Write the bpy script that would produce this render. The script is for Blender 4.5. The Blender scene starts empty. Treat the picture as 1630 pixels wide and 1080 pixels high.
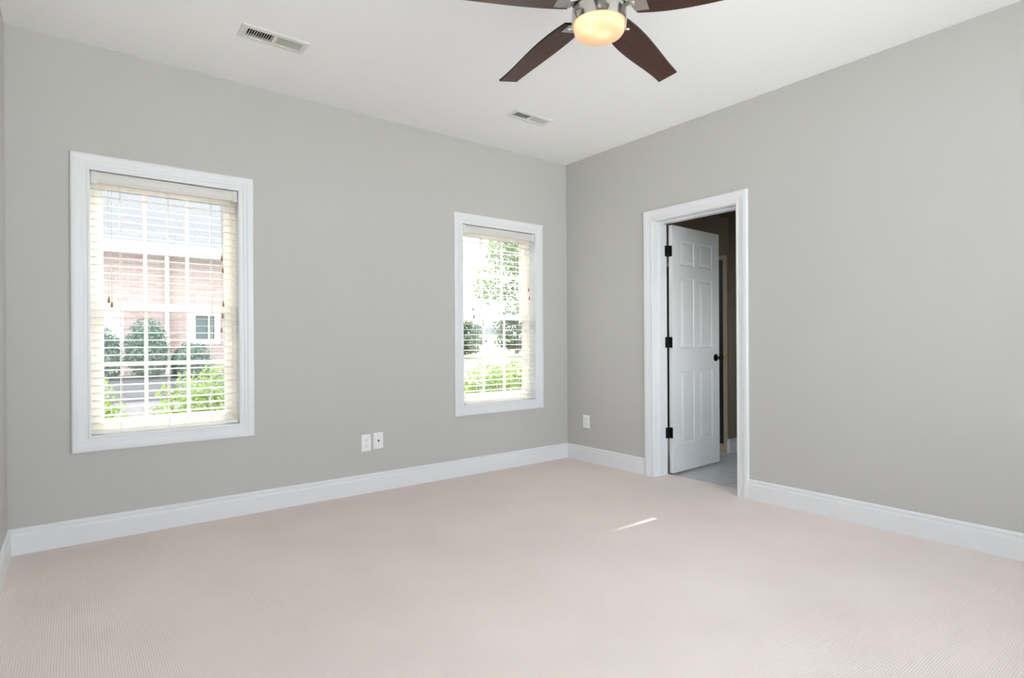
import bpy, bmesh, math, random
from mathutils import Vector, Matrix

scene = bpy.context.scene
COL = scene.collection
R = math.radians

# ------------------------------------------------------------------ camera
CAM = Vector((-3.705, -3.9343, 1.0967))
yaw, pit, rol = R(37.7559), R(-0.0622), R(-0.3397)
fw = Vector((math.sin(yaw) * math.cos(pit), math.cos(yaw) * math.cos(pit), math.sin(pit)))
rt = Vector((math.cos(yaw), -math.sin(yaw), 0))
up = rt.cross(fw)
rt, up = math.cos(rol) * rt + math.sin(rol) * up, -math.sin(rol) * rt + math.cos(rol) * up
cd = bpy.data.cameras.new('camera')
cam = bpy.data.objects.new('camera', cd)
COL.objects.link(cam)
cam.matrix_world = Matrix(((rt.x, up.x, -fw.x, CAM.x), (rt.y, up.y, -fw.y, CAM.y), (rt.z, up.z, -fw.z, CAM.z), (0, 0, 0, 1)))
cd.sensor_fit = 'HORIZONTAL'
cd.sensor_width = 36.0
cd.lens = 905.7454 / 1630 * 36
cd.shift_y = 5.014 / 1630
cd.clip_start = 0.02
cd.clip_end = 600
scene.camera = cam

# ------------------------------------------------------------------ daylight, exposure
world = bpy.data.worlds.new('hazy_sky')
scene.world = world
world.use_nodes = True
wn = world.node_tree
wn.nodes['Background'].inputs['Color'].default_value = (0.88, 0.935, 1.0, 1)
wn.nodes['Background'].inputs['Strength'].default_value = 1.5
sd = bpy.data.lights.new('sun', 'SUN')
sd.energy = 5.0
sd.angle = R(0.6)
sd.color = (1.0, 0.965, 0.91)
sun = bpy.data.objects.new('sun', sd)
COL.objects.link(sun)
SUN_DIR = Vector((-0.22, -1.0, -1.06)).normalized()
sun.rotation_euler = SUN_DIR.to_track_quat('-Z', 'Y').to_euler()
vs = scene.view_settings
vs.view_transform = 'Standard'
vs.look = 'None'
vs.gamma = 1.0
vs.use_curve_mapping = False
vs.exposure = 1.71
scene.cycles.max_bounces = 14
scene.cycles.diffuse_bounces = 8
scene.cycles.transparent_max_bounces = 24
scene.cycles.sample_clamp_indirect = 6.0
scene.cycles.caustics_reflective = False
scene.cycles.caustics_refractive = False
scene.cycles.use_denoising = True


def portal(name, loc, rot, sx, sy):
    l = bpy.data.lights.new(name, 'AREA')
    l.shape = 'RECTANGLE'
    l.size, l.size_y = sx, sy
    l.energy = 1.0
    l.cycles.is_portal = True
    o = bpy.data.objects.new(name, l)
    COL.objects.link(o)
    o.location = loc
    o.rotation_euler = rot


# ------------------------------------------------------------------ dimensions
H = 2.7611            # ceiling
LW = -3.973           # left wall
BACK = -4.57          # wall behind the camera
WT = 0.165            # wall thickness
WIN = [(-3.6200, -2.8600, 0.585, 2.066), (-1.1650, -0.3940, 0.577, 2.066)]
ADDED_BACKWIN = (-3.85, -0.15, 0.35, 2.66)  # unseen window added behind the camera to let in more daylight
ADDED_SIDEWIN = (-4.40, -3.00, 0.60, 2.60)   # y range, z range, of a daylight window added in the left wall
ADDED_NEARWIN = (-4.50, -3.42, 1.45, 2.70)   # y range, z range, of a daylight window added in the right wall
DOOR = (-1.739, -1.010, 2.060)   # y range and head height of the opening

# openings used by the sky for sampling (light portals at the panes)
for x0, x1, z0, z1 in WIN:
    portal('sky_portal', ((x0 + x1) / 2, 0.20, (z0 + z1) / 2), (R(-90), 0, 0), x1 - x0, z1 - z0)
portal('sky_portal', ((ADDED_BACKWIN[0] + ADDED_BACKWIN[1]) / 2, BACK - 0.19, (ADDED_BACKWIN[2] + ADDED_BACKWIN[3]) / 2), (R(90), 0, 0),
       ADDED_BACKWIN[1] - ADDED_BACKWIN[0], ADDED_BACKWIN[3] - ADDED_BACKWIN[2])
portal('sky_portal', (LW - 0.19, (ADDED_SIDEWIN[0] + ADDED_SIDEWIN[1]) / 2, (ADDED_SIDEWIN[2] + ADDED_SIDEWIN[3]) / 2), (R(90), 0, R(-90)),
       ADDED_SIDEWIN[1] - ADDED_SIDEWIN[0], ADDED_SIDEWIN[3] - ADDED_SIDEWIN[2])
portal('sky_portal', (WT + 0.02, (ADDED_NEARWIN[0] + ADDED_NEARWIN[1]) / 2, (ADDED_NEARWIN[2] + ADDED_NEARWIN[3]) / 2), (R(90), 0, R(90)),
       ADDED_NEARWIN[1] - ADDED_NEARWIN[0], ADDED_NEARWIN[3] - ADDED_NEARWIN[2])


# ------------------------------------------------------------------ materials
def mat(name, col, rough=0.6, metal=0.0, var=0.0, vscale=8.0, bump=0.0, bscale=200.0, spec=0.5, trans=0.0):
    m = bpy.data.materials.new(name)
    m.use_nodes = True
    nt = m.node_tree
    b = nt.nodes['Principled BSDF']
    b.inputs['Base Color'].default_value = (*col, 1)
    b.inputs['Roughness'].default_value = rough
    b.inputs['Metallic'].default_value = metal
    b.inputs['Specular IOR Level'].default_value = spec
    tc = nt.nodes.new('ShaderNodeTexCoord')
    if var:
        n = nt.nodes.new('ShaderNodeTexNoise')
        n.inputs['Scale'].default_value = vscale
        n.inputs['Detail'].default_value = 4
        nt.links.new(tc.outputs['Object'], n.inputs['Vector'])
        mx = nt.nodes.new('ShaderNodeMix')
        mx.data_type = 'RGBA'
        mx.inputs['A'].default_value = (*[c * (1 - var) for c in col], 1)
        mx.inputs['B'].default_value = (*[min(1, c * (1 + var)) for c in col], 1)
        nt.links.new(n.outputs['Fac'], mx.inputs['Factor'])
        nt.links.new(mx.outputs['Result'], b.inputs['Base Color'])
    if bump:
        n2 = nt.nodes.new('ShaderNodeTexNoise')
        n2.inputs['Scale'].default_value = bscale
        nt.links.new(tc.outputs['Object'], n2.inputs['Vector'])
        bp = nt.nodes.new('ShaderNodeBump')
        bp.inputs['Strength'].default_value = bump
        bp.inputs['Distance'].default_value = 0.001
        nt.links.new(n2.outputs['Fac'], bp.inputs['Height'])
        nt.links.new(bp.outputs['Normal'], b.inputs['Normal'])
    if trans:
        t = nt.nodes.new('ShaderNodeBsdfTranslucent')
        t.inputs['Color'].default_value = (*col, 1)
        if var:
            nt.links.new(mx.outputs['Result'], t.inputs['Color'])
        ms = nt.nodes.new('ShaderNodeMixShader')
        ms.inputs['Fac'].default_value = trans
        nt.links.new(b.outputs['BSDF'], ms.inputs[1])
        nt.links.new(t.outputs['BSDF'], ms.inputs[2])
        nt.links.new(ms.outputs['Shader'], nt.nodes['Material Output'].inputs['Surface'])
    return m


def glass_mat(name='window_glass', veil=0.0):
    m = bpy.data.materials.new(name)
    m.use_nodes = True
    nt = m.node_tree
    nt.nodes.clear()
    out = nt.nodes.new('ShaderNodeOutputMaterial')
    t = nt.nodes.new('ShaderNodeBsdfTransparent')
    t.inputs['Color'].default_value = (0.97, 0.985, 0.98, 1)
    g = nt.nodes.new('ShaderNodeBsdfGlossy')
    g.inputs['Roughness'].default_value = 0.02
    fr = nt.nodes.new('ShaderNodeFresnel')
    fr.inputs['IOR'].default_value = 1.3
    ms = nt.nodes.new('ShaderNodeMixShader')
    nt.links.new(fr.outputs['Fac'], ms.inputs['Fac'])
    if veil:   # glare veil put into the glass as a translucent film
        tl = nt.nodes.new('ShaderNodeBsdfTranslucent')
        tl.inputs['Color'].default_value = (0.95, 0.95, 0.93, 1)
        md = nt.nodes.new('ShaderNodeMixShader')
        md.inputs['Fac'].default_value = veil
        nt.links.new(t.outputs['BSDF'], md.inputs[1])
        nt.links.new(tl.outputs['BSDF'], md.inputs[2])
        t = md
    nt.links.new(t.outputs[0], ms.inputs[1])
    nt.links.new(g.outputs['BSDF'], ms.inputs[2])
    nt.links.new(ms.outputs['Shader'], out.inputs['Surface'])
    return m


def carpet_mat():
    m = mat('loop_carpet', (0.56, 0.47, 0.43), 0.95, spec=0.1)
    nt = m.node_tree
    b = nt.nodes['Principled BSDF']
    tc = nt.nodes.new('ShaderNodeTexCoord')
    mp = nt.nodes.new('ShaderNodeMapping')
    mp.inputs['Rotation'].default_value = (0, 0, R(45))
    # small wobble so that the rows of loops are not ruled
    wob = nt.nodes.new('ShaderNodeTexNoise')
    wob.inputs['Scale'].default_value = 9
    add = nt.nodes.new('ShaderNodeMix')
    add.data_type = 'RGBA'
    add.blend_type = 'ADD'
    add.inputs['Factor'].default_value = 0.005
    nt.links.new(tc.outputs['Object'], wob.inputs['Vector'])
    nt.links.new(tc.outputs['Object'], add.inputs['A'])
    nt.links.new(wob.outputs['Color'], add.inputs['B'])
    nt.links.new(add.outputs['Result'], mp.inputs['Vector'])
    sx = nt.nodes.new('ShaderNodeSeparateXYZ')
    nt.links.new(mp.outputs['Vector'], sx.inputs['Vector'])

    def M(op, a, bb=None):
        n = nt.nodes.new('ShaderNodeMath')
        n.operation = op
        for i, v in enumerate((a, bb)):
            if v is None:
                continue
            if isinstance(v, (int, float)):
                n.inputs[i].default_value = v
            else:
                nt.links.new(v, n.inputs[i])
        return n.outputs[0]
    k = 2 * math.pi / 0.0115
    s1 = M('SINE', M('MULTIPLY', sx.outputs['X'], k))
    s2 = M('SINE', M('MULTIPLY', sx.outputs['Y'], k))
    nub = M('ADD', M('MULTIPLY', M('MULTIPLY', s1, s2), 0.5), 0.5)
    big = nt.nodes.new('ShaderNodeTexNoise')
    big.inputs['Scale'].default_value = 2.2
    big.inputs['Detail'].default_value = 5
    nt.links.new(tc.outputs['Object'], big.inputs['Vector'])
    fine = nt.nodes.new('ShaderNodeTexNoise')
    fine.inputs['Scale'].default_value = 260
    fine.inputs['Detail'].default_value = 3
    nt.links.new(tc.outputs['Object'], fine.inputs['Vector'])
    f = M('ADD', M('ADD', M('MULTIPLY', nub, 0.30), M('MULTIPLY', big.outputs['Fac'], 0.45)), M('MULTIPLY', fine.outputs['Fac'], 0.25))
    mx = nt.nodes.new('ShaderNodeMix')
    mx.data_type = 'RGBA'
    mx.inputs['A'].default_value = (0.63, 0.54, 0.505, 1)
    mx.inputs['B'].default_value = (0.90, 0.805, 0.765, 1)
    nt.links.new(f, mx.inputs['Factor'])
    nt.links.new(mx.outputs['Result'], b.inputs['Base Color'])
    bp = nt.nodes.new('ShaderNodeBump')
    bp.inputs['Strength'].default_value = 0.35
    bp.inputs['Distance'].default_value = 0.004
    nt.links.new(M('ADD', nub, M('MULTIPLY', fine.outputs['Fac'], 0.6)), bp.inputs['Height'])
    nt.links.new(bp.outputs['Normal'], b.inputs['Normal'])
    return m


def wood_mat():
    m = mat('walnut_veneer', (0.05, 0.02, 0.012), 0.38)
    nt = m.node_tree
    b = nt.nodes['Principled BSDF']
    tc = nt.nodes.new('ShaderNodeTexCoord')
    mp = nt.nodes.new('ShaderNodeMapping')
    mp.inputs['Scale'].default_value = (3, 60, 60)
    n = nt.nodes.new('ShaderNodeTexNoise')
    n.inputs['Scale'].default_value = 1.0
    n.inputs['Detail'].default_value = 8
    n.inputs['Roughness'].default_value = 0.65
    nt.links.new(tc.outputs['Object'], mp.inputs['Vector'])
    nt.links.new(mp.outputs['Vector'], n.inputs['Vector'])
    r = nt.nodes.new('ShaderNodeValToRGB')
    r.color_ramp.elements[0].color = (0.022, 0.008, 0.005, 1)
    r.color_ramp.elements[0].position = 0.3
    r.color_ramp.elements[1].color = (0.085, 0.030, 0.016, 1)
    r.color_ramp.elements[1].position = 0.75
    nt.links.new(n.outputs['Fac'], r.inputs['Fac'])
    nt.links.new(r.outputs['Color'], b.inputs['Base Color'])
    return m


def brick_mat():
    m = mat('red_brick', (0.4, 0.2, 0.15), 0.9)
    nt = m.node_tree
    b = nt.nodes['Principled BSDF']
    tc = nt.nodes.new('ShaderNodeTexCoord')
    mp = nt.nodes.new('ShaderNodeMapping')
    mp.inputs['Rotation'].default_value = (R(90), 0, 0)
    br = nt.nodes.new('ShaderNodeTexBrick')
    br.inputs['Scale'].default_value = 1.0
    br.inputs['Brick Width'].default_value = 0.205
    br.inputs['Row Height'].default_value = 0.068
    br.inputs['Mortar Size'].default_value = 0.008
    br.inputs['Color1'].default_value = (0.33, 0.225, 0.20, 1)
    br.inputs['Color2'].default_value = (0.40, 0.29, 0.265, 1)
    br.inputs['Mortar'].default_value = (0.42, 0.345, 0.32, 1)
    nt.links.new(tc.outputs['Object'], mp.inputs['Vector'])
    nt.links.new(mp.outputs['Vector'], br.inputs['Vector'])
    nt.links.new(br.outputs['Color'], b.inputs['Base Color'])
    return m


def plank_mat():
    m = mat('grey_plank_tile', (0.42, 0.44, 0.45), 0.35)
    nt = m.node_tree
    b = nt.nodes['Principled BSDF']
    tc = nt.nodes.new('ShaderNodeTexCoord')
    mp = nt.nodes.new('ShaderNodeMapping')
    mp.inputs['Rotation'].default_value = (0, 0, R(90))
    mp.inputs['Location'].default_value = (0.31, -0.04, 0)
    br = nt.nodes.new('ShaderNodeTexBrick')
    br.inputs['Scale'].default_value = 1.0
    br.inputs['Brick Width'].default_value = 1.20
    br.inputs['Row Height'].default_value = 0.61
    br.inputs['Mortar Size'].default_value = 0.003
    br.inputs['Color1'].default_value = (0.56, 0.58, 0.59, 1)
    br.inputs['Color2'].default_value = (0.60, 0.62, 0.63, 1)
    br.inputs['Mortar'].default_value = (0.10, 0.11, 0.11, 1)
    nt.links.new(tc.outputs['Object'], mp.inputs['Vector'])
    nt.links.new(mp.outputs['Vector'], br.inputs['Vector'])
    mp2 = nt.nodes.new('ShaderNodeMapping')
    mp2.inputs['Scale'].default_value = (30, 2.5, 1)
    n = nt.nodes.new('ShaderNodeTexNoise')
    n.inputs['Scale'].default_value = 1
    n.inputs['Detail'].default_value = 6
    nt.links.new(tc.outputs['Object'], mp2.inputs['Vector'])
    nt.links.new(mp2.outputs['Vector'], n.inputs['Vector'])
    mx = nt.nodes.new('ShaderNodeMix')
    mx.data_type = 'RGBA'
    mx.blend_type = 'OVERLAY'
    mx.inputs['Factor'].default_value = 0.3
    nt.links.new(br.outputs['Color'], mx.inputs['A'])
    nt.links.new(n.outputs['Fac'], mx.inputs['B'])
    nt.links.new(mx.outputs['Result'], b.inputs['Base Color'])
    return m


def bowl_mat():
    m = bpy.data.materials.new('frosted_lit_glass')
    m.use_nodes = True
    nt = m.node_tree
    nt.nodes.clear()
    out = nt.nodes.new('ShaderNodeOutputMaterial')
    tl = nt.nodes.new('ShaderNodeBsdfTranslucent')
    tl.inputs['Color'].default_value = (0.92, 0.62, 0.44, 1)
    df = nt.nodes.new('ShaderNodeBsdfPrincipled')
    df.inputs['Base Color'].default_value = (0.80, 0.66, 0.48, 1)
    df.inputs['Roughness'].default_value = 0.25
    ms = nt.nodes.new('ShaderNodeMixShader')
    ms.inputs['Fac'].default_value = 0.35
    em = nt.nodes.new('ShaderNodeEmission')
    em.inputs['Color'].default_value = (1.0, 0.66, 0.36, 1)
    em.inputs['Strength'].default_value = 0.10
    ad = nt.nodes.new('ShaderNodeAddShader')
    nt.links.new(tl.outputs['BSDF'], ms.inputs[1])
    nt.links.new(df.outputs['BSDF'], ms.inputs[2])
    nt.links.new(ms.outputs['Shader'], ad.inputs[0])
    nt.links.new(em.outputs['Emission'], ad.inputs[1])
    nt.links.new(ad.outputs['Shader'], out.inputs['Surface'])
    return m


def emit_mat(name, col, s):
    m = bpy.data.materials.new(name)
    m.use_nodes = True
    nt = m.node_tree
    nt.nodes.clear()
    out = nt.nodes.new('ShaderNodeOutputMaterial')
    em = nt.nodes.new('ShaderNodeEmission')
    em.inputs['Color'].default_value = (*col, 1)
    em.inputs['Strength'].default_value = s
    nt.links.new(em.outputs['Emission'], out.inputs['Surface'])
    return m


M = dict(
    wall=mat('grey_wall_paint', (0.515, 0.506, 0.490), 0.75, bump=0.08, bscale=350, spec=0.3),
    ceil=mat('white_ceiling_paint', (0.925, 0.925, 0.92), 0.9, bump=0.05, bscale=300, spec=0.2),
    trim=mat('white_trim_paint', (0.755, 0.765, 0.78), 0.32),
    door=mat('white_door_paint', (0.78, 0.785, 0.79), 0.4),
    carpet=carpet_mat(),
    vinyl=mat('cream_vinyl', (0.90, 0.85, 0.775), 0.4),
    glass=glass_mat(),
    veiled=glass_mat('veiled_window_glass', 0.014),
    slat=mat('white_faux_wood', (0.94, 0.935, 0.92), 0.4, trans=0.45),
    valance=mat('off_white_valance', (0.68, 0.665, 0.64), 0.4),
    cord=mat('white_cord', (0.75, 0.73, 0.68), 0.8),
    tassel=mat('wooden_tassel', (0.33, 0.17, 0.06), 0.5),
    plate=mat('white_plastic', (0.84, 0.84, 0.83), 0.3),
    slot=mat('dark_slot', (0.02, 0.02, 0.02), 0.6),
    screw=mat('white_screw', (0.7, 0.7, 0.68), 0.35),
    brass=mat('brass', (0.65, 0.42, 0.16), 0.3, 1.0),
    black=mat('matt_black_metal', (0.005, 0.005, 0.005), 0.45, spec=0.25),
    nickel=mat('brushed_nickel', (0.60, 0.58, 0.55), 0.22, 1.0),
    darkmetal=mat('dark_bronze_ring', (0.03, 0.028, 0.027), 0.4, 0.6),
    wood=wood_mat(),
    bladetop=mat('dark_blade_edge', (0.012, 0.008, 0.007), 0.5),
    bowl=bowl_mat(),
    bulb=emit_mat('warm_bulb', (1.0, 0.82, 0.60), 3.6),
    vent=mat('white_enamel', (0.74, 0.74, 0.70), 0.45),
    duct=mat('dark_duct', (0.05, 0.05, 0.045), 0.7),
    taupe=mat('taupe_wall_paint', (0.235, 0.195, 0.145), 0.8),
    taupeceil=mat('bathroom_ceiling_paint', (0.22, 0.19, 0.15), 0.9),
    plank=plank_mat(),
    smoke=mat('dark_shower_glass', (0.012, 0.011, 0.009), 0.15),
    champagne=mat('tan_trim', (0.46, 0.36, 0.24), 0.4),
    brick=brick_mat(),
    housewhite=mat('white_fascia', (0.80, 0.81, 0.83), 0.6),
    shingle=mat('grey_shingles', (0.062, 0.067, 0.08), 0.9, var=0.35, vscale=14),
    darkglass=mat('dark_house_glass', (0.10, 0.13, 0.13), 0.12),
    lime=mat('lime_leaves', (0.17, 0.26, 0.045), 0.5, var=0.35, vscale=9, trans=0.45),
    shrub=mat('dark_green_leaves', (0.13, 0.21, 0.15), 0.6, var=0.35, vscale=6, trans=0.2),
    treeleaf=mat('pale_green_leaves', (0.15, 0.21, 0.08), 0.5, var=0.35, vscale=3, trans=0.45),
    fartree=mat('grey_green_leaves', (0.15, 0.19, 0.125), 0.6, var=0.3, vscale=2, trans=0.2),
    bark=mat('grey_bark', (0.16, 0.13, 0.11), 0.9, var=0.3, vscale=20),
    lawn=mat('lawn_grass', (0.135, 0.175, 0.055), 0.9, var=0.25, vscale=1.5),
    mulch=mat('grey_mulch', (0.085, 0.078, 0.083), 0.95, var=0.35, vscale=9),
    concrete=mat('bounce_concrete', (0.80, 0.79, 0.775), 0.9, var=0.06, vscale=3),
    car=mat('dark_car_paint', (0.04, 0.045, 0.05), 0.3),
    tyre=mat('tyre_rubber', (0.02, 0.02, 0.02), 0.8),
    siding=mat('exterior_siding', (0.5, 0.45, 0.4), 0.8),
)


# ------------------------------------------------------------------ mesh builder
class MB:
    def __init__(s):
        s.v, s.f, s.m = [], [], []

    def quad(s, a, b, c, d, mi=0):
        n = len(s.v)
        s.v += [tuple(a), tuple(b), tuple(c), tuple(d)]
        s.f.append((n, n + 1, n + 2, n + 3))
        s.m.append(mi)

    def box(s, x0, x1, y0, y1, z0, z1, mi=0):
        x0, x1 = min(x0, x1), max(x0, x1)
        y0, y1 = min(y0, y1), max(y0, y1)
        z0, z1 = min(z0, z1), max(z0, z1)
        n = len(s.v)
        s.v += [(x0, y0, z0), (x1, y0, z0), (x1, y1, z0), (x0, y1, z0), (x0, y0, z1), (x1, y0, z1), (x1, y1, z1), (x0, y1, z1)]
        for f in ((3, 2, 1, 0), (4, 5, 6, 7), (0, 1, 5, 4), (1, 2, 6, 5), (2, 3, 7, 6), (3, 0, 4, 7)):
            s.f.append(tuple(n + i for i in f))
            s.m.append(mi)
        return s

    def obox(s, c, ax, ay, az, mi=0):
        """oriented box: centre and three half-axis vectors"""
        c, ax, ay, az = map(Vector, (c, ax, ay, az))
        n = len(s.v)
        for k in (-1, 1):
            for i, j in ((-1, -1), (1, -1), (1, 1), (-1, 1)):
                s.v.append(tuple(c + i * ax + j * ay + k * az))
        for f in ((3, 2, 1, 0), (4, 5, 6, 7), (0, 1, 5, 4), (1, 2, 6, 5), (2, 3, 7, 6), (3, 0, 4, 7)):
            s.f.append(tuple(n + i for i in f))
            s.m.append(mi)
        return s

    def tube(s, p, q, r0, r1=None, seg=12, mi=0):
        r1 = r0 if r1 is None else r1
        p, q = Vector(p), Vector(q)
        d = (q - p).normalized()
        a = d.orthogonal().normalized()
        b = d.cross(a)
        n = len(s.v)
        for c, r in ((p, r0), (q, r1)):
            for i in range(seg):
                t = 2 * math.pi * i / seg
                s.v.append(tuple(c + r * (math.cos(t) * a + math.sin(t) * b)))
        for i in range(seg):
            j = (i + 1) % seg
            s.f.append((n + i, n + j, n + seg + j, n + seg + i))
            s.m.append(mi)
        s.f.append(tuple(n + i for i in reversed(range(seg))))
        s.f.append(tuple(n + seg + i for i in range(seg)))
        s.m += [mi, mi]
        return s

    def lathe(s, c, axis, prof, seg=48, mi=0, closed=True):
        """prof: (radius, height along axis) pairs"""
        c, d = Vector(c), Vector(axis).normalized()
        a = d.orthogonal().normalized()
        b = d.cross(a)
        n = len(s.v)
        for r, h in prof:
            for i in range(seg):
                t = 2 * math.pi * i / seg
                s.v.append(tuple(c + h * d + max(r, 1e-5) * (math.cos(t) * a + math.sin(t) * b)))
        for k in range(len(prof) - 1):
            for i in range(seg):
                j = (i + 1) % seg
                s.f.append((n + k * seg + i, n + k * seg + j, n + (k + 1) * seg + j, n + (k + 1) * seg + i))
                s.m.append(mi)
        if closed:
            s.f.append(tuple(n + i for i in reversed(range(seg))))
            s.f.append(tuple(n + (len(prof) - 1) * seg + i for i in range(seg)))
            s.m += [mi, mi]
        return s

    def sweep(s, pts, frames, prof, closed=False, mi=0):
        """sweep a profile: ring k = pts[k] + u*frames[k][0] + h*frames[k][1]"""
        n = len(s.v)
        m = len(prof)
        for p, (U, Hh) in zip(pts, frames):
            for u, h in prof:
                s.v.append(tuple(Vector(p) + u * Vector(U) + h * Vector(Hh)))
        K = len(pts)
        for k in range(K if closed else K - 1):
            k2 = (k + 1) % K
            for i in range(m):
                j = (i + 1) % m
                s.f.append((n + k * m + i, n + k * m + j, n + k2 * m + j, n + k2 * m + i))
                s.m.append(mi)
        if not closed:
            s.f.append(tuple(n + i for i in range(m)))
            s.f.append(tuple(n + (K - 1) * m + i for i in reversed(range(m))))
            s.m += [mi, mi]
        return s

    def slab(s, axis, t0, t1, a0, a1, b0, b1, holes, mi=0):
        """a slab across axis t0..t1 with rectangular through holes (a0,a1,b0,b1)"""
        A = sorted({a0, a1} | {v for h in holes for v in h[:2] if a0 < v < a1})
        B = sorted({b0, b1} | {v for h in holes for v in h[2:] if b0 < v < b1})

        def P(a, b, t):
            return {'x': (t, a, b), 'y': (a, t, b), 'z': (a, b, t)}[axis]
        full = {}
        for i in range(len(A) - 1):
            for j in range(len(B) - 1):
                ca, cb = (A[i] + A[i + 1]) / 2, (B[j] + B[j + 1]) / 2
                full[i, j] = not any(h[0] < ca < h[1] and h[2] < cb < h[3] for h in holes)
        for (i, j), f in full.items():
            if not f:
                continue
            x0, x1, y0, y1 = A[i], A[i + 1], B[j], B[j + 1]
            s.quad(P(x0, y0, t0), P(x1, y0, t0), P(x1, y1, t0), P(x0, y1, t0), mi)
            s.quad(P(x0, y0, t1), P(x1, y0, t1), P(x1, y1, t1), P(x0, y1, t1), mi)
            for di, dj, e in ((-1, 0, ((x0, y0), (x0, y1))), (1, 0, ((x1, y0), (x1, y1))), (0, -1, ((x0, y0), (x1, y0))), (0, 1, ((x0, y1), (x1, y1)))):
                if not full.get((i + di, j + dj), False):
                    (p, q), (r, t) = e
                    s.quad(P(p, q, t0), P(r, t, t0), P(r, t, t1), P(p, q, t1), mi)
        return s


ORIGIN = {}


def tag(o, label=None, cat=None, group=None, kind=None):
    if label:
        o['label'] = label
    if cat:
        o['category'] = cat
    if group:
        o['group'] = group
    if kind:
        o['kind'] = kind
    return o


def empty(name, loc, label, cat, group=None, kind=None):
    o = bpy.data.objects.new(name, None)
    COL.objects.link(o)
    o.location = loc
    o.empty_display_size = 0.05
    ORIGIN[o] = Vector(loc)
    return tag(o, label, cat, group, kind)


def obj(name, mb, m, parent=None, smooth=False, weld=True, bevel=0.0, label=None, origin=None):
    """link a builder's shapes (given in world coordinates) as ONE mesh object"""
    org = Vector(origin) if origin is not None else (ORIGIN[parent] if parent else Vector((0, 0, 0)))
    me = bpy.data.meshes.new(name)
    me.from_pydata([(v[0] - org.x, v[1] - org.y, v[2] - org.z) for v in mb.v], [], mb.f)
    ms = m if isinstance(m, (list, tuple)) else [m]
    for mm in ms:
        me.materials.append(mm)
    if len(ms) > 1:
        me.polygons.foreach_set('material_index', mb.m)
    if weld:
        bm = bmesh.new()
        bm.from_mesh(me)
        bmesh.ops.remove_doubles(bm, verts=bm.verts, dist=1e-5)
        bmesh.ops.recalc_face_normals(bm, faces=bm.faces)
        bm.to_mesh(me)
        bm.free()
    if smooth:
        me.polygons.foreach_set('use_smooth', [True] * len(me.polygons))
        try:
            me.set_sharp_from_angle(angle=R(38))
        except Exception:
            pass
    o = bpy.data.objects.new(name, me)
    COL.objects.link(o)
    if parent:
        o.parent = parent
        o.location = org - ORIGIN[parent]
    else:
        o.location = org
    ORIGIN[o] = org
    if bevel:
        b = o.modifiers.new('bevel', 'BEVEL')
        b.width = bevel
        b.segments = 2
        b.limit_method = 'ANGLE'
    if label:
        o['label'] = label
    return o


def struct(name, mb, m, label, cat, **k):
    return tag(obj(name, mb, m, **k), label, cat, kind='structure')


# ------------------------------------------------------------------ room shell
VENTS = [(-2.9935, -2.6447, -0.7536, -0.6014), (-1.1781, -0.8258, -0.7453, -0.6030)]


def vhole(v):
    return (v[0] + 0.028, v[1] - 0.028, v[2] + 0.028, v[3] - 0.028)


struct('floor', MB().box(LW, 0.172, BACK, 0.0, -0.10, 0.0), M['carpet'], 'pinkish beige patterned loop carpet covering the bedroom floor', 'carpet')
struct('ceiling', MB().slab('z', H, H + 0.05, LW - WT, 0.0 + WT, BACK - WT, WT, [vhole(v) for v in VENTS]), M['ceil'],
       'flat white painted bedroom ceiling with two air vents', 'ceiling')
struct('wall_back', MB().slab('y', 0.0, WT, LW - WT, WT, -0.5, H, [(a - 0.012, b + 0.012, c - 0.012, d + 0.012) for a, b, c, d in WIN]), [M['wall']],
       'grey painted wall with the two windows', 'wall')
struct('wall_right', MB().slab('x', 0.0, WT, BACK - WT, 0.0, -0.1, H, [(DOOR[0] - 0.018, DOOR[1] + 0.018, -0.1, DOOR[2] + 0.018), ADDED_NEARWIN]), M['wall'],
       'grey painted wall with the open doorway', 'wall')
struct('wall_left', MB().slab('x', LW - WT, LW, BACK, 0.0, -0.1, H, [ADDED_SIDEWIN]), M['wall'], 'sliver of grey wall at the left edge of the picture', 'wall')
struct('wall_front', MB().slab('y', BACK - WT, BACK, LW - WT, 0.0, -0.1, H, [ADDED_BACKWIN]), M['wall'],
       'grey wall behind the camera with an added wide window', 'wall')

# baseboards: profile (thickness from wall, height)
BPROF = [(0, 0), (0.0165, 0), (0.0165, 0.100), (0.0145, 0.107), (0.0095, 0.1090), (0.0095, 0.1185), (0.0118, 0.1215), (0.0118, 0.126),
         (0.0075, 0.133), (0.0040, 0.1362), (0, 0.1362)]


def baseboard(name, p, q, inward, label, m=None, z=0.0, cut0=0, cut1=0):
    """p->q along the wall; inward normal; cut: +1 mitre into an inside corner, -1 outside"""
    p, q, n = Vector((*p, z)), Vector((*q, z)), Vector((*inward, 0))
    d = (q - p).normalized()
    mb = MB()
    mb.sweep([p, q], [(n + d * cut0, (0, 0, 1)), (n - d * cut1, (0, 0, 1))], BPROF)
    return struct(name, mb, m or M['trim'], label, 'baseboard')


CAS = 0.0855   # door casing width
baseboard('baseboard_back', (LW, 0), (0, 0), (0, -1), 'white baseboard under the two windows', cut0=1, cut1=1)
baseboard('baseboard_right', (0, 0), (0, DOOR[1] + CAS), (-1, 0), 'short white baseboard between the room corner and the door casing', cut0=1)
baseboard('baseboard_right_near', (0, DOOR[0] - CAS), (0, BACK), (-1, 0), 'long white baseboard right of the doorway')
baseboard('baseboard_left', (LW, BACK), (LW, 0), (1, 0), 'white baseboard end at the lower left picture edge', cut1=1)

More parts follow.
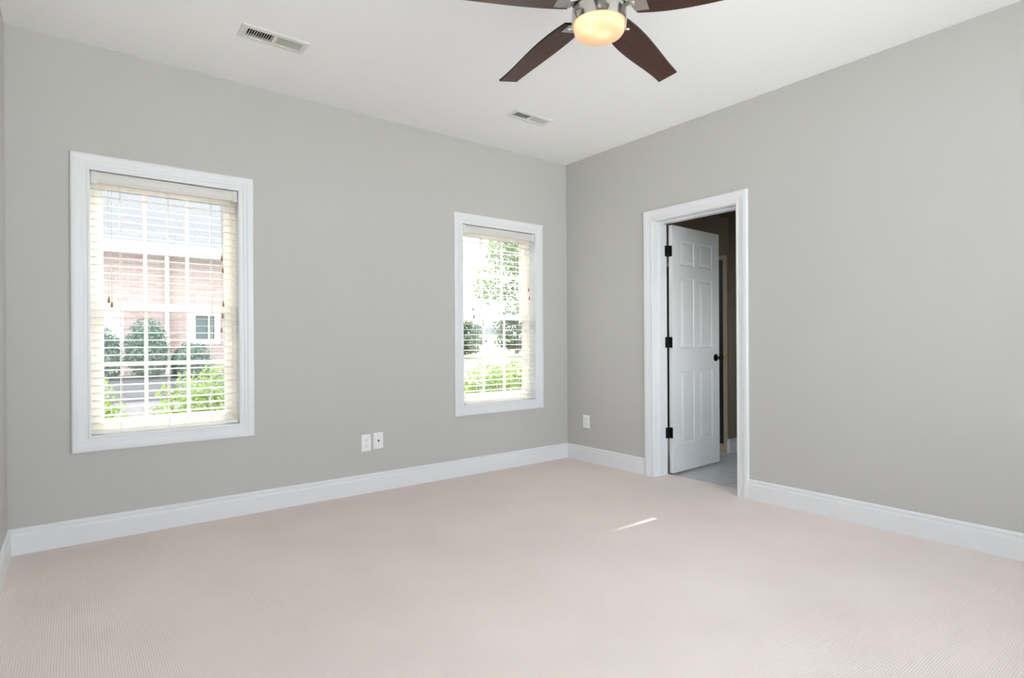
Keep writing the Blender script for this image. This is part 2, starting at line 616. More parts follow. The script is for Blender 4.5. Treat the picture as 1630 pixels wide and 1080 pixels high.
# ------------------------------------------------------------------ windows
CPROF = [(0, 0), (0, 0.0105), (0.006, 0.0125), (0.012, 0.0125), (0.016, 0.0100), (0.026, 0.0105), (0.032, 0.0135), (0.044, 0.0140),
         (0.050, 0.0165), (0.056, 0.0180), (0.070, 0.0185), (0.080, 0.0180), (0.0865, 0.0145), (0.0880, 0.0)]


def frame_sweep(x0, x1, z0, z1, y, prof, ny=-1):
    mb = MB()
    pts = [(x0, y, z0), (x1, y, z0), (x1, y, z1), (x0, y, z1)]
    fr = [((-1, 0, -1), (0, ny, 0)), ((1, 0, -1), (0, ny, 0)), ((1, 0, 1), (0, ny, 0)), ((-1, 0, 1), (0, ny, 0))]
    mb.sweep(pts, fr, prof, closed=True)
    return mb


def rect_frame(x0, x1, z0, z1, y0, y1, w, wb=None, wt=None):
    """hollow rectangular frame, members of width w (bottom wb, top wt)"""
    wb = w if wb is None else wb
    wt = w if wt is None else wt
    return MB().slab('y', y0, y1, x0, x1, z0, z1, [(x0 + w, x1 - w, z0 + wb, z1 - wt)])


def window(n, W, label):
    x0, x1, z0, z1 = W
    root = empty('window_%d' % n, ((x0 + x1) / 2, 0.0, z0), label, 'window', kind='structure')
    obj('casing', frame_sweep(x0, x1, z0, z1, 0.0, CPROF), M['trim'], root, label='white moulded picture frame casing')
    # white jamb liner in the depth of the wall
    obj('jamb', MB().slab('y', -0.0005, 0.085, x0 - 0.012, x1 + 0.012, z0 - 0.012, z1 + 0.012, [(x0, x1, z0, z1)]), M['trim'], root)
    obj('vinyl_frame', rect_frame(x0 - 0.008, x1 + 0.008, z0 - 0.008, z1 + 0.008, 0.080, 0.164, 0.032), M['vinyl'], root, label='cream vinyl window frame')
    zm = 1.312
    for nm, a, b, y0, y1, wb, wt in (('lower_sash', z0 + 0.024, zm + 0.022, 0.088, 0.116, 0.055, 0.045), ('upper_sash', zm - 0.022, z1 - 0.024, 0.120, 0.148, 0.045, 0.045)):
        sx0, sx1 = x0 + 0.024, x1 - 0.024
        st = 0.040
        s = obj(nm, rect_frame(sx0, sx1, a, b, y0, y1, st, wb, wt), M['vinyl'], root, bevel=0.002)
        gx0, gx1, gz0, gz1 = sx0 + st, sx1 - st, a + wb, b - wt
        ym = (y0 + y1) / 2
        obj('pane', MB().box(gx0 - 0.004, gx1 + 0.004, ym - 0.002, ym + 0.002, gz0 - 0.004, gz1 + 0.004), M['veiled' if nm == 'upper_sash' else 'glass'], s)
        mu = MB()
        for i in (1, 2):
            xx = (x0 + x1) / 2 + (-0.111 if i == 1 else 0.111)
            mu.box(xx - 0.0095, xx + 0.0095, ym - 0.007, ym + 0.007, gz0, gz1)
        zz = (gz0 + gz1) / 2
        mu.box(gx0, gx1, ym - 0.0065, ym + 0.0065, zz - 0.0095, zz + 0.0095)
        obj('muntin_grid', mu, M['vinyl'], s, weld=False)
    lk = MB()
    for dx in (-0.17, 0.17):
        lk.box((x0 + x1) / 2 + dx - 0.022, (x0 + x1) / 2 + dx + 0.022, 0.092, 0.112, zm + 0.022, zm + 0.034)
    obj('sash_lock', lk, M['vinyl'], root, weld=False)
    return root


window(1, WIN[0], 'left white framed double hung window looking out on the brick house')
window(2, WIN[1], 'right white framed double hung window looking out on lawn and trees')

# wide window added behind the camera to brighten the room
bw = empty('window_3', ((ADDED_BACKWIN[0] + ADDED_BACKWIN[1]) / 2, BACK, ADDED_BACKWIN[2]), 'added unseen wide window in the wall behind the camera, brightening the room', 'window', kind='structure')
obj('casing', frame_sweep(ADDED_BACKWIN[0], ADDED_BACKWIN[1], ADDED_BACKWIN[2] , ADDED_BACKWIN[3], BACK, CPROF, ny=1), M['trim'], bw)
fm = MB()
nx = 3
wd = (ADDED_BACKWIN[1] - ADDED_BACKWIN[0]) / nx
fm.slab('y', BACK - 0.14, BACK - 0.06, ADDED_BACKWIN[0], ADDED_BACKWIN[1], ADDED_BACKWIN[2], ADDED_BACKWIN[3],
        [(ADDED_BACKWIN[0] + i * wd + 0.035, ADDED_BACKWIN[0] + (i + 1) * wd - 0.035, ADDED_BACKWIN[2] + 0.05, ADDED_BACKWIN[3] - 0.05) for i in range(nx)])
obj('vinyl_frame', fm, M['trim'], bw)
for i in range(nx):
    obj('pane', MB().box(ADDED_BACKWIN[0] + i * wd + 0.034, ADDED_BACKWIN[0] + (i + 1) * wd - 0.034, BACK - 0.103, BACK - 0.097, ADDED_BACKWIN[2] + 0.049, ADDED_BACKWIN[3] - 0.049), M['glass'], bw)


# wide window added in the left wall as an unseen daylight source
sw = empty('window_4', (LW, (ADDED_SIDEWIN[0] + ADDED_SIDEWIN[1]) / 2, ADDED_SIDEWIN[2]), 'wide window added in the left wall for more daylight, outside the picture', 'window', kind='structure')
fm = MB()
wd = (ADDED_SIDEWIN[1] - ADDED_SIDEWIN[0]) / nx
fm.slab('x', LW - 0.14, LW - 0.06, ADDED_SIDEWIN[0], ADDED_SIDEWIN[1], ADDED_SIDEWIN[2], ADDED_SIDEWIN[3],
        [(ADDED_SIDEWIN[0] + i * wd + 0.035, ADDED_SIDEWIN[0] + (i + 1) * wd - 0.035, ADDED_SIDEWIN[2] + 0.05, ADDED_SIDEWIN[3] - 0.05) for i in range(nx)])
obj('vinyl_frame', fm, M['trim'], sw)
for i in range(nx):
    obj('pane', MB().box(LW - 0.103, LW - 0.097, ADDED_SIDEWIN[0] + i * wd + 0.034, ADDED_SIDEWIN[0] + (i + 1) * wd - 0.034, ADDED_SIDEWIN[2] + 0.049, ADDED_SIDEWIN[3] - 0.049), M['glass'], sw)

# window added in the right wall to send daylight across the floor
sw = empty('window_5', (0.0, (ADDED_NEARWIN[0] + ADDED_NEARWIN[1]) / 2, ADDED_NEARWIN[2]), 'window added at the near end of the right wall for more daylight, outside the picture', 'window', kind='structure')
obj('vinyl_frame', MB().slab('x', 0.06, 0.14, ADDED_NEARWIN[0], ADDED_NEARWIN[1], ADDED_NEARWIN[2], ADDED_NEARWIN[3], [(ADDED_NEARWIN[0] + 0.035, ADDED_NEARWIN[1] - 0.035, ADDED_NEARWIN[2] + 0.05, ADDED_NEARWIN[3] - 0.05)]), M['trim'], sw)
obj('pane', MB().box(0.097, 0.103, ADDED_NEARWIN[0] + 0.034, ADDED_NEARWIN[1] - 0.034, ADDED_NEARWIN[2] + 0.049, ADDED_NEARWIN[3] - 0.049), M['glass'], sw)


def frame_sweep_x(W, x, nx_, m):
    mb = MB()
    y0, y1, z0, z1 = W
    mb.sweep([(x, y0, z0), (x, y1, z0), (x, y1, z1), (x, y0, z1)],
             [((0, -1, -1), (nx_, 0, 0)), ((0, 1, -1), (nx_, 0, 0)), ((0, 1, 1), (nx_, 0, 0)), ((0, -1, 1), (nx_, 0, 0))], [(u * m, h) for u, h in CPROF], closed=True)
    return mb


obj('casing', frame_sweep_x(ADDED_NEARWIN, 0.0, -1, 0.65), M['trim'], sw)


# ------------------------------------------------------------------ blinds
def blind(W, label, tassels, ladders, lift=(0.0, 0.0)):
    x0, x1, z0, z1 = W
    x0, x1 = x0 + 0.006, x1 - 0.006
    root = empty('window_blind', ((x0 + x1) / 2, 0.03, z0 + 0.002), label, 'window blind', 'white slatted blinds in the windows')
    hr = MB().box(x0, x1, 0.016, 0.045, z1 - 0.052, z1 - 0.003)
    obj('head_rail', hr, M['slat'], root)
    va = MB().sweep([(x0, 0, z1 - 0.068), (x1, 0, z1 - 0.068)], [((0, 0, 1), (0, -1, 0))] * 2,
                    [(0, -0.014), (0, -0.004), (0.004, -0.001), (0.012, -0.001), (0.016, -0.004), (0.048, -0.004), (0.053, -0.001), (0.060, -0.001), (0.063, -0.004), (0.063, -0.014)])
    v = obj('valance', va, M['valance'], root)
    for xx in (x0 + 0.012, x1 - 0.012):
        obj('valance_clip', MB().box(xx - 0.013, xx + 0.013, -0.001, 0.006, z1 - 0.071, z1 - 0.004), M['slat'], v)
    n = 32
    za, zb = z0 + 0.062, z1 - 0.094
    sl = MB()
    for i in range(n):
        zz = za + (zb - za) * i / (n - 1)
        t = R(3.0)
        sl_l, sl_r = lift if i == n - 4 else (0.0, 0.0)   # one slat raised at one end to open a slit for the sun streak
        # a slightly crowned slat
        prof = []
        for k in range(6):
            u = -0.025 + 0.01 * k
            prof.append((u, 0.0016 + 0.0012 * (1 - (u / 0.025) ** 2)))
        for k in range(6):
            u = 0.025 - 0.01 * k
            prof.append((u, -0.0016 + 0.0012 * (1 - (u / 0.025) ** 2)))
        sl.sweep([(x0, 0.034, zz + sl_l), (x1, 0.034, zz + sl_r)], [((0, math.cos(t), math.sin(t)), (0, -math.sin(t), math.cos(t)))] * 2, prof)
    obj('slats', sl, M['slat'], root, weld=False)
    br = MB().sweep([(x0, 0.034, z0 + 0.006), (x1, 0.034, z0 + 0.006)], [((0, 1, 0), (0, 0, 1))] * 2,
                    [(-0.026, 0.003), (-0.022, 0), (0.022, 0), (0.026, 0.003), (0.024, 0.018), (0.018, 0.022), (-0.018, 0.022), (-0.024, 0.018)])
    b = obj('bottom_rail', br, M['slat'], root)
    for xx in ladders:
        obj('button', MB().lathe((xx, 0.034 - 0.0255, z0 + 0.016), (0, -1, 0), [(0.006, 0), (0.006, 0.002), (0.003, 0.003)], 12), M['slat'], b)
    for xx in ladders:
        ld = MB()
        for yy in (0.0075, 0.0605):
            ld.tube((xx, yy, z0 + 0.024), (xx, yy, z1 - 0.052), 0.0012, seg=6)
        ld.tube((xx + 0.006, 0.034, z0 + 0.024), (xx + 0.006, 0.034, z1 - 0.052), 0.0010, seg=6)
        obj('ladder_cord', ld, M['cord'], root, weld=False)
    for xx, zz in tassels:
        c = obj('pull_cord', MB().tube((xx, -0.002, zz + 0.01), (xx, -0.002, z1 - 0.068), 0.0011, seg=6), M['cord'], root)
        obj('tassel', MB().lathe((xx, -0.002, zz - 0.018), (0, 0, 1), [(0.0055, 0), (0.0062, 0.008), (0.0045, 0.020), (0.0025, 0.030), (0.0015, 0.034)], 12), M['tassel'], c, smooth=True,
            label='small brown wooden tassel')
    return root


blind(WIN[0], 'wide open white slatted blind over the brick house view, left window',
      [(-3.536, 1.347), (-3.522, 1.322), (-2.957, 1.631), (-2.951, 1.557), (-2.949, 1.345), (-2.953, 1.270), (-2.960, 1.180)],
      [-3.481, -3.243, -3.012])
blind(WIN[1], 'white slatted blind over the lawn and tree view, right window',
      [(-1.066, 1.372), (-1.058, 1.312), (-0.468, 1.560), (-0.460, 1.487)], [-0.990, -0.778, -0.560], (0.002, 0.0268))

# ------------------------------------------------------------------ doorway
dr = empty('door_1', (WT, DOOR[1], 0.0), 'white six panel door standing open into the bathroom', 'door', kind='structure')


def casing_door(xw, nx, z0):
    y0, y1, zt = DOOR
    mb = MB()
    prof = [(u * 0.972, h) for u, h in CPROF]
    pts = [(xw, y1 + 0.0, z0), (xw, y1 + 0.0, zt), (xw, y0, zt), (xw, y0, z0)]
    fr = [((0, 1, 0), (nx, 0, 0)), ((0, 1, 1), (nx, 0, 0)), ((0, -1, 1), (nx, 0, 0)), ((0, -1, 0), (nx, 0, 0))]
    mb.sweep(pts, fr, prof)
    return mb


obj('casing', casing_door(0.0, -1, 0.0), M['trim'], dr, label='white moulded casing')
obj('casing', casing_door(WT, 1, -0.012), M['trim'], dr, label='white moulded casing')
jb = MB()
y0, y1, zt = DOOR
jb.slab('x', 0.0, WT, y0 - 0.018, y1 + 0.018, -0.012, zt + 0.018, [(y0 + 0.005, y1 - 0.005, -1, zt - 0.005)])
j = obj('jamb', jb, M['trim'], dr)
st = MB().slab('x', 0.072, 0.130, y0 + 0.004, y1 - 0.004, -0.012, zt - 0.004, [(y0 + 0.016, y1 - 0.016, -1, zt - 0.016)])
obj('door_stop', st, M['trim'], j)

# the slab: local frame along the opened door.  ex: from hinge edge to latch edge, ey: towards the camera-side face
PIN = Vector((0.176, -1.017, 0.0))
ANG = R(2.2)
ex = Vector((math.cos(ANG), math.sin(ANG), 0))
ey = Vector((math.sin(ANG), -math.cos(ANG), 0))
DT, DW, DZ0, DZ1 = 0.035, 0.712, 0.008, 2.046
hinge0 = Vector((0.190, -1.0205, 0))


def D(a, b, z):
    """a along the door, b from far face (0) to visible face (DT)"""
    p = hinge0 + a * ex + b * ey
    return (p.x, p.y, z)


def door_slab():
    mb = MB()
    cols = [(0.112, 0.316), (0.396, 0.600)]
    rows = [(0.235, 0.838), (1.030, 1.622), (1.722, 1.930)]
    holes = [(c0, c1, r0, r1) for c0, c1 in cols for r0, r1 in rows]
    A = sorted({0, DW} | {v for c in cols for v in c})
    B = sorted({DZ0, DZ1} | {v for r in rows for v in r})
    for face, sgn in ((DT, -1), (0.0, 1)):
        for i in range(len(A) - 1):
            for k in range(len(B) - 1):
                ca, cb = (A[i] + A[i + 1]) / 2, (B[k] + B[k + 1]) / 2
                if any(h[0] < ca < h[1] and h[2] < cb < h[3] for h in holes):
                    continue
                mb.quad(D(A[i], face, B[k]), D(A[i + 1], face, B[k]), D(A[i + 1], face, B[k + 1]), D(A[i], face, B[k + 1]))
        for c0, c1, r0, r1 in holes:
            rings = [(0, 0), (0.006, 0.0070), (0.015, 0.0085), (0.022, 0.0060), (0.040, 0.0015), (0.044, 0.0015)]
            prev = None
            for ins, dep in rings:
                f = face + sgn * dep
                ring = [D(c0 + ins, f, r0 + ins), D(c1 - ins, f, r0 + ins), D(c1 - ins, f, r1 - ins), D(c0 + ins, f, r1 - ins)]
                if prev:
                    for q in range(4):
                        mb.quad(prev[q], prev[(q + 1) % 4], ring[(q + 1) % 4], ring[q])
                prev = ring
            mb.quad(*prev)
    for a in (0, DW):
        for k in range(len(B) - 1):
            mb.quad(D(a, 0, B[k]), D(a, DT, B[k]), D(a, DT, B[k + 1]), D(a, 0, B[k + 1]))
    for z in (DZ0, DZ1):
        for i in range(len(A) - 1):
            mb.quad(D(A[i], 0, z), D(A[i + 1], 0, z), D(A[i + 1], DT, z), D(A[i], DT, z))
    return mb


leaf = obj('door_leaf', door_slab(), M['door'], dr, label='six panel leaf')
for zz in (1.833, 1.082, 0.338):
    h = MB()
    h.tube((PIN.x, PIN.y - 0.004, zz - 0.044), (PIN.x, PIN.y - 0.004, zz + 0.044), 0.0075, seg=14)
    h.tube((PIN.x, PIN.y - 0.004, zz + 0.044), (PIN.x, PIN.y - 0.004, zz + 0.050), 0.005, 0.003, seg=14)
    h.tube((PIN.x, PIN.y - 0.004, zz - 0.050), (PIN.x, PIN.y - 0.004, zz - 0.044), 0.003, 0.005, seg=14)
    h.box(0.134, PIN.x, DOOR[1] - 0.0085, DOOR[1] - 0.0045, zz - 0.044, zz + 0.044)
    n0 = hinge0 + Vector((-0.0015, 0, 0))
    h.obox(Vector((0.1885, -1.036, zz)), (0.0016, 0, 0), ex * 0 + Vector((0, 0.0165, 0)), (0, 0, 0.044))
    obj('hinge', h, M['black'], dr, weld=False, label='black hinge', bevel=0.0006)
ka, kz = DW - 0.062, 0.942
for b0, sg in ((DT, 1), (0.0, -1)):
    kb = MB()
    c = Vector(D(ka, b0, kz))
    kb.lathe(c, ey * sg, [(0.032, 0.0), (0.032, 0.004), (0.029, 0.008), (0.014, 0.010), (0.012, 0.020), (0.0115, 0.034), (0.016, 0.038), (0.024, 0.043), (0.0275, 0.051),
                          (0.0275, 0.058), (0.024, 0.064), (0.014, 0.068), (0.004, 0.069)], 28)
    obj('knob', kb, M['black'], leaf, smooth=True, label='black round knob')
obj('latch_plate', MB().obox(Vector(D(DW + 0.0008, DT / 2, kz)), ex * 0.001, ey * 0.012, (0, 0, 0.028)), M['black'], leaf)

# ------------------------------------------------------------------ bathroom beyond the doorway
BX0, BX1, BY0, BY1 = WT, 3.3, -2.5, 0.6
struct('floor_bathroom', MB().box(0.172, BX1, BY0, BY1, -0.10, -0.012), M['plank'], 'grey plank tile floor beyond the doorway', 'floor')
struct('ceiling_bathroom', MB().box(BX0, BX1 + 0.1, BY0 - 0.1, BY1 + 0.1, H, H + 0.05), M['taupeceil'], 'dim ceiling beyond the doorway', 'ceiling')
ADDED_BATHWIN = (0.50, 1.30, 0.45, 1.45)  # opening of an added, unseen window that brightens the open door
struct('wall_bathroom_near', MB().slab('y', BY0 - 0.1, BY0, BX0, BX1, -0.1, H, [ADDED_BATHWIN]), M['taupe'], 'dim taupe bathroom wall on the near side', 'wall')
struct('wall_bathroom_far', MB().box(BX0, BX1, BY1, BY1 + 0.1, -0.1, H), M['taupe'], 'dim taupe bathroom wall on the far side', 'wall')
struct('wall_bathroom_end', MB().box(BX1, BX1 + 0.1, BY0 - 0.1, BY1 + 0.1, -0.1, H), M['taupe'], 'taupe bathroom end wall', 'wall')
bwn = empty('window_6', (0.9, BY0, 0.45), 'small added bathroom window out of sight, lighting the open door', 'window', kind='structure')
obj('vinyl_frame', rect_frame(ADDED_BATHWIN[0], ADDED_BATHWIN[1], ADDED_BATHWIN[2], ADDED_BATHWIN[3], BY0 - 0.08, BY0 - 0.02, 0.04), M['trim'], bwn)
obj('pane', MB().box(ADDED_BATHWIN[0] + 0.039, ADDED_BATHWIN[1] - 0.039, BY0 - 0.053, BY0 - 0.047, ADDED_BATHWIN[2] + 0.039, ADDED_BATHWIN[3] - 0.039), M['glass'], bwn)
portal('sky_portal', (0.9, BY0 - 0.12, 0.95), (R(90), 0, 0), 0.8, 1.0)
PX, PY = 1.399, -0.817
SO = (-0.783, 0.10, 0.05, 1.911)
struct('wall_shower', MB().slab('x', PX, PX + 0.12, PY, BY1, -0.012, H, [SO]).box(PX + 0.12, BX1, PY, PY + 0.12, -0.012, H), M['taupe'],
       'taupe shower wall with an outside corner seen past the door edge', 'wall')
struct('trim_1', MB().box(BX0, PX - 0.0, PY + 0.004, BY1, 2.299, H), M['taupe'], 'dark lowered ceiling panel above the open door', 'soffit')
bb = MB()
bb.sweep([(PX, SO[0] - 0.022, -0.012), (PX, PY, -0.012), (BX1, PY, -0.012)],
         [((-1, 0, 0), (0, 0, 1)), ((-1, -1, 0), (0, 0, 1)), ((0, -1, 0), (0, 0, 1))], BPROF)
struct('baseboard_bathroom', bb, M['trim'], 'white baseboard wrapping the wall corner beyond the doorway', 'baseboard')
sh = empty('shower_door', (PX + 0.06, -0.33, 0.05), 'dark shower door with tan frame half hidden behind the open white door', 'shower door')
obj('frame', MB().slab('x', PX - 0.012, PX + 0.045, SO[0] - 0.022, SO[1] + 0.022, 0.045, SO[3] + 0.022, [(SO[0] + 0.017, SO[1] - 0.012, 0.07, SO[3] - 0.012)]), M['champagne'], sh)
obj('glass_panel', MB().box(PX + 0.012, PX + 0.020, SO[0] + 0.010, SO[1] - 0.010, 0.068, SO[3] - 0.010), M['smoke'], sh)
obj('latch', MB().box(PX - 0.024, PX - 0.012, SO[0] - 0.012, SO[0] + 0.008, 0.945, 0.965), M['brass'], sh, label='small brass latch')
tag(obj('shower_curb', MB().box(PX - 0.010, PX + 0.12, SO[0] - 0.02, SO[1], -0.012, 0.045), M['champagne'], bevel=0.003), 'low tan curb under the dark shower door', 'shower curb')


# ------------------------------------------------------------------ wall plates
def plate_a(cx, cz, W, Hh, kind, label, group=None):
    """plate on the window wall (y = 0) facing -y"""
    return plate(Vector((cx, 0, cz)), Vector((1, 0, 0)), Vector((0, -1, 0)), W, Hh, kind, label, group)


def plate(c, u, n, W, Hh, kind, label, group):
    z = Vector((0, 0, 1))
    root = empty('wall_outlet' if kind == 'duplex' else 'cable_plate', c, label, 'wall outlet' if kind == 'duplex' else 'cable jack', group)
    mb = MB()
    hw, hh = W / 2, Hh / 2
    rings = [(0, 0), (0, 0.003), (0.003, 0.0055), (0.007, 0.0062)]
    prev = None
    for ins, dep in rings:
        ring = [c + n * dep + u * a * (hw - ins) + z * b * (hh - ins) for a, b in ((-1, -1), (1, -1), (1, 1), (-1, 1))]
        if prev:
            for q in range(4):
                mb.quad(prev[q], prev[(q + 1) % 4], ring[(q + 1) % 4], ring[q])
        prev = ring
    mb.quad(*prev)
    obj('plate', mb, M['plate'], root)
    t = 0.0062
    if kind == 'duplex':
        for dz in (-0.0205, 0.0205):
            rc = MB()
            cc = c + z * dz
            pr = []
            for k in range(28):
                th = 2 * math.pi * k / 28
                pr.append((0.0172 * math.cos(th), max(-0.0145, min(0.0145, 0.0172 * math.sin(th)))))
            a = [cc + n * (t - 0.001) + u * p + z * q for p, q in pr]
            b = [cc + n * (t + 0.0015) + u * p + z * q for p, q in pr]
            k0 = len(rc.v)
            rc.v += [tuple(x) for x in a + b]
            for k in range(28):
                k2 = (k + 1) % 28
                rc.f.append((k0 + k, k0 + k2, k0 + 28 + k2, k0 + 28 + k))
                rc.m.append(0)
            rc.f.append(tuple(k0 + 28 + k for k in range(28)))
            rc.m.append(0)
            r = obj('receptacle', rc, M['plate'], root)
            sl = MB()
            sl.obox(cc + n * (t + 0.0014) - u * 0.0064 + z * 0.003, u * 0.0012, z * 0.0044, n * 0.0006)
            sl.obox(cc + n * (t + 0.0014) + u * 0.0064 + z * 0.003, u * 0.0012, z * 0.0036, n * 0.0006)
            sl.tube(cc + n * (t + 0.0008) - z * 0.0078, cc + n * (t + 0.002) - z * 0.0078, 0.0029, seg=12)
            obj('slots', sl, M['slot'], r, weld=False)
        obj('screw', MB().lathe(c + n * t, n, [(0.0034, -0.001), (0.0034, 0.0005), (0.0022, 0.0012)], 14), M['screw'], root)
    else:
        jk = MB()
        jk.tube(c + n * (t - 0.001), c + n * (t + 0.002), 0.0075, seg=6)
        jk.tube(c + n * (t + 0.002), c + n * (t + 0.009), 0.0048, seg=14)
        obj('coax_jack', jk, M['darkmetal'], root, weld=False, label='small dark threaded jack')
        for dz in (-0.042, 0.042):
            obj('screw', MB().lathe(c + n * t + z * dz, n, [(0.0034, -0.001), (0.0034, 0.0005), (0.0022, 0.0012)], 14), M['screw'], root)
    return root


plate_a(-2.010, 0.363, 0.0735, 0.123, 'duplex', 'white duplex outlet between the windows, left of the cable jack plate', 'white wall outlets')
plate_a(-1.9155, 0.3705, 0.0765, 0.120, 'coax', 'white wall plate with one dark cable jack, right of an outlet')
plate(Vector((0, -0.2498, 0.3626)), Vector((0, -1, 0)), Vector((-1, 0, 0)), 0.0800, 0.1216, 'duplex',
      'white duplex outlet between the room corner and the door casing', 'white wall outlets')


# ------------------------------------------------------------------ ceiling vents
def vent(v, label):
    x0, x1, y0, y1 = v
    root = empty('air_vent', ((x0 + x1) / 2, (y0 + y1) / 2, H), label, 'air vent', 'white ceiling registers')
    b = 0.032
    mb = MB()
    # frame: bevelled flange hanging just under the ceiling
    rings = [(0, 0.0), (0.0015, -0.003), (0.010, -0.006), (b - 0.004, -0.007), (b, -0.0055), (b, 0.012)]
    prev = None
    for ins, dep in rings:
        ring = [(x0 + ins, y0 + ins, H + dep), (x1 - ins, y0 + ins, H + dep), (x1 - ins, y1 - ins, H + dep), (x0 + ins, y1 - ins, H + dep)]
        if prev:
            for q in range(4):
                mb.quad(prev[q], prev[(q + 1) % 4], ring[(q + 1) % 4], ring[q])
        prev = ring
    xm = (x0 + x1) / 2
    mb.box(xm - 0.008, xm + 0.008, y0 + b, y1 - b, H - 0.0065, H + 0.010)
    obj('frame', mb, M['vent'], root, weld=False)
    for side in (0, 1):
        lo, hi = (x0 + b, xm - 0.008) if side == 0 else (xm + 0.008, x1 - b)
        bank = MB()
        n = 11
        for i in range(n):
            xx = lo + (hi - lo) * (i + 0.5) / n
            tl = R(38) if side == 0 else R(-38)
            d = Vector((math.sin(tl), 0, math.cos(tl)))
            t = Vector((math.cos(tl), 0, -math.sin(tl)))
            bank.obox((xx, (y0 + y1) / 2, H + 0.0035), t * 0.0006, (0, (y1 - y0) / 2 - b, 0), d * 0.0088)
        obj('louvre_bank', bank, M['vent'], root, weld=False)
    obj('duct', MB().slab('z', H + 0.014, H + 0.20, x0 + 0.026, x1 - 0.026, y0 + 0.026, y1 - 0.026, [(x0 + 0.031, x1 - 0.031, y0 + 0.031, y1 - 0.031)])
        .box(x0 + 0.026, x1 - 0.026, y0 + 0.026, y1 - 0.026, H + 0.20, H + 0.205), M['duct'], root, weld=False, label='dark duct opening')
    for xx in (x0 + 0.016, x1 - 0.016):
        obj('screw', MB().lathe((xx, (y0 + y1) / 2, H - 0.0055), (0, 0, -1), [(0.0045, 0), (0.0045, 0.001), (0.003, 0.002)], 14), M['screw'], root)
    return root


vent(VENTS[0], 'larger looking white ceiling register above the left window')
vent(VENTS[1], 'white ceiling register below the fan, nearest the room corner')

# ------------------------------------------------------------------ ceiling fan
S = 1.213
FC = Vector((-1.985, -2.310, 2.470))
fan = empty('ceiling_fan', (FC.x, FC.y, 2.345), 'brushed nickel ceiling fan with dark wood blades and a lit glass bowl', 'ceiling fan')
Z = Vector((0, 0, 1))
obj('canopy', MB().lathe((FC.x, FC.y, 0), Z, [(0.075, H), (0.075, H - 0.012), (0.066, H - 0.035), (0.035, H - 0.060), (0.018, H - 0.066)], 40), M['nickel'], fan, smooth=True)
obj('downrod', MB().tube((FC.x, FC.y, 2.62), (FC.x, FC.y, H - 0.062), 0.0135, seg=20), M['nickel'], fan, smooth=True)
obj('motor_housing', MB().lathe((FC.x, FC.y, 0), Z, [(0.030, 2.640), (0.085, 2.628), (0.122, 2.600), (0.132, 2.560), (0.130, 2.515), (0.112, 2.492), (0.085, 2.488)], 56), M['nickel'], fan, smooth=True)
obj('rotor_ring', MB().lathe((FC.x, FC.y, 0), Z, [(0.098, 2.490), (0.098, 2.462), (0.080, 2.458)], 48), M['darkmetal'], fan, smooth=True)
lk = obj('light_kit', MB().lathe((FC.x, FC.y, 0), Z, [(0.080, 2.462), (0.104, 2.459), (0.1105, 2.450), (0.1125, 2.405), (0.1125, 2.393), (0.1085, 2.393), (0.104, 2.400), (0.090, 2.446), (0.02, 2.448)], 64), M['nickel'], fan, smooth=True)
bowl = obj('glass_bowl', MB().lathe((FC.x, FC.y, 0), Z, [(0.1015, 2.412), (0.1035, 2.396), (0.1035, 2.378), (0.1015, 2.366), (0.0955, 2.357), (0.084, 2.3515), (0.060, 2.3475), (0.030, 2.3455), (0.0, 2.345)], 64, closed=False),
           M['bowl'], lk, smooth=True, label='glowing warm frosted glass bowl')
bd = (rt.x, rt.y)
for s in (-1, 1):
    p = Vector((FC.x + (0.0045 if s > 0 else -0.063), FC.y + (-0.0205 if s > 0 else -0.007), 2.377))
    obj('bulb', MB().lathe(p, Z, [(0.003, -0.013), (0.009, -0.010), (0.012, -0.003), (0.012, 0.004), (0.008, 0.014), (0.007, 0.04)], 18), M['bulb'], lk, smooth=True, label='warm lit bulb')
for k in range(3):
    a = math.atan2(rt.y, rt.x) + R((4, 176, 90)[k])
    d = Vector((math.cos(a), math.sin(a), 0))
    c = Vector((FC.x, FC.y, 2.386)) + d * 0.110
    mb = MB()
    mb.obox(c + Vector((0, 0, 0.006)), d * 0.0015, d.cross(Z) * 0.006, (0, 0, 0.016))
    mb.lathe(c + d * 0.001 + Vector((0, 0, -0.004)), d, [(0.0035, 0), (0.0035, 0.008), (0.005, 0.009), (0.005, 0.014), (0.003, 0.015)], 14)
    obj('thumb_screw', mb, M['nickel'], lk, weld=False)

PITCH = R(-10.17)
CA = (1.755, 0.460, 0.271, 0.202)
CB = (-1.097, -0.173, 0.396, 0.110)


def poly(c, x):
    r = 0.0
    for k in c:
        r = r * x + k
    return r


def blade_pt(ang, r, w, h):
    e = Vector((math.cos(ang), math.sin(ang), 0))
    t = Vector((-math.sin(ang), math.cos(ang), 0))
    wv = math.cos(PITCH) * t + math.sin(PITCH) * Z
    n = e.cross(wv)
    return FC + S * (r * e + w * wv) + n * h


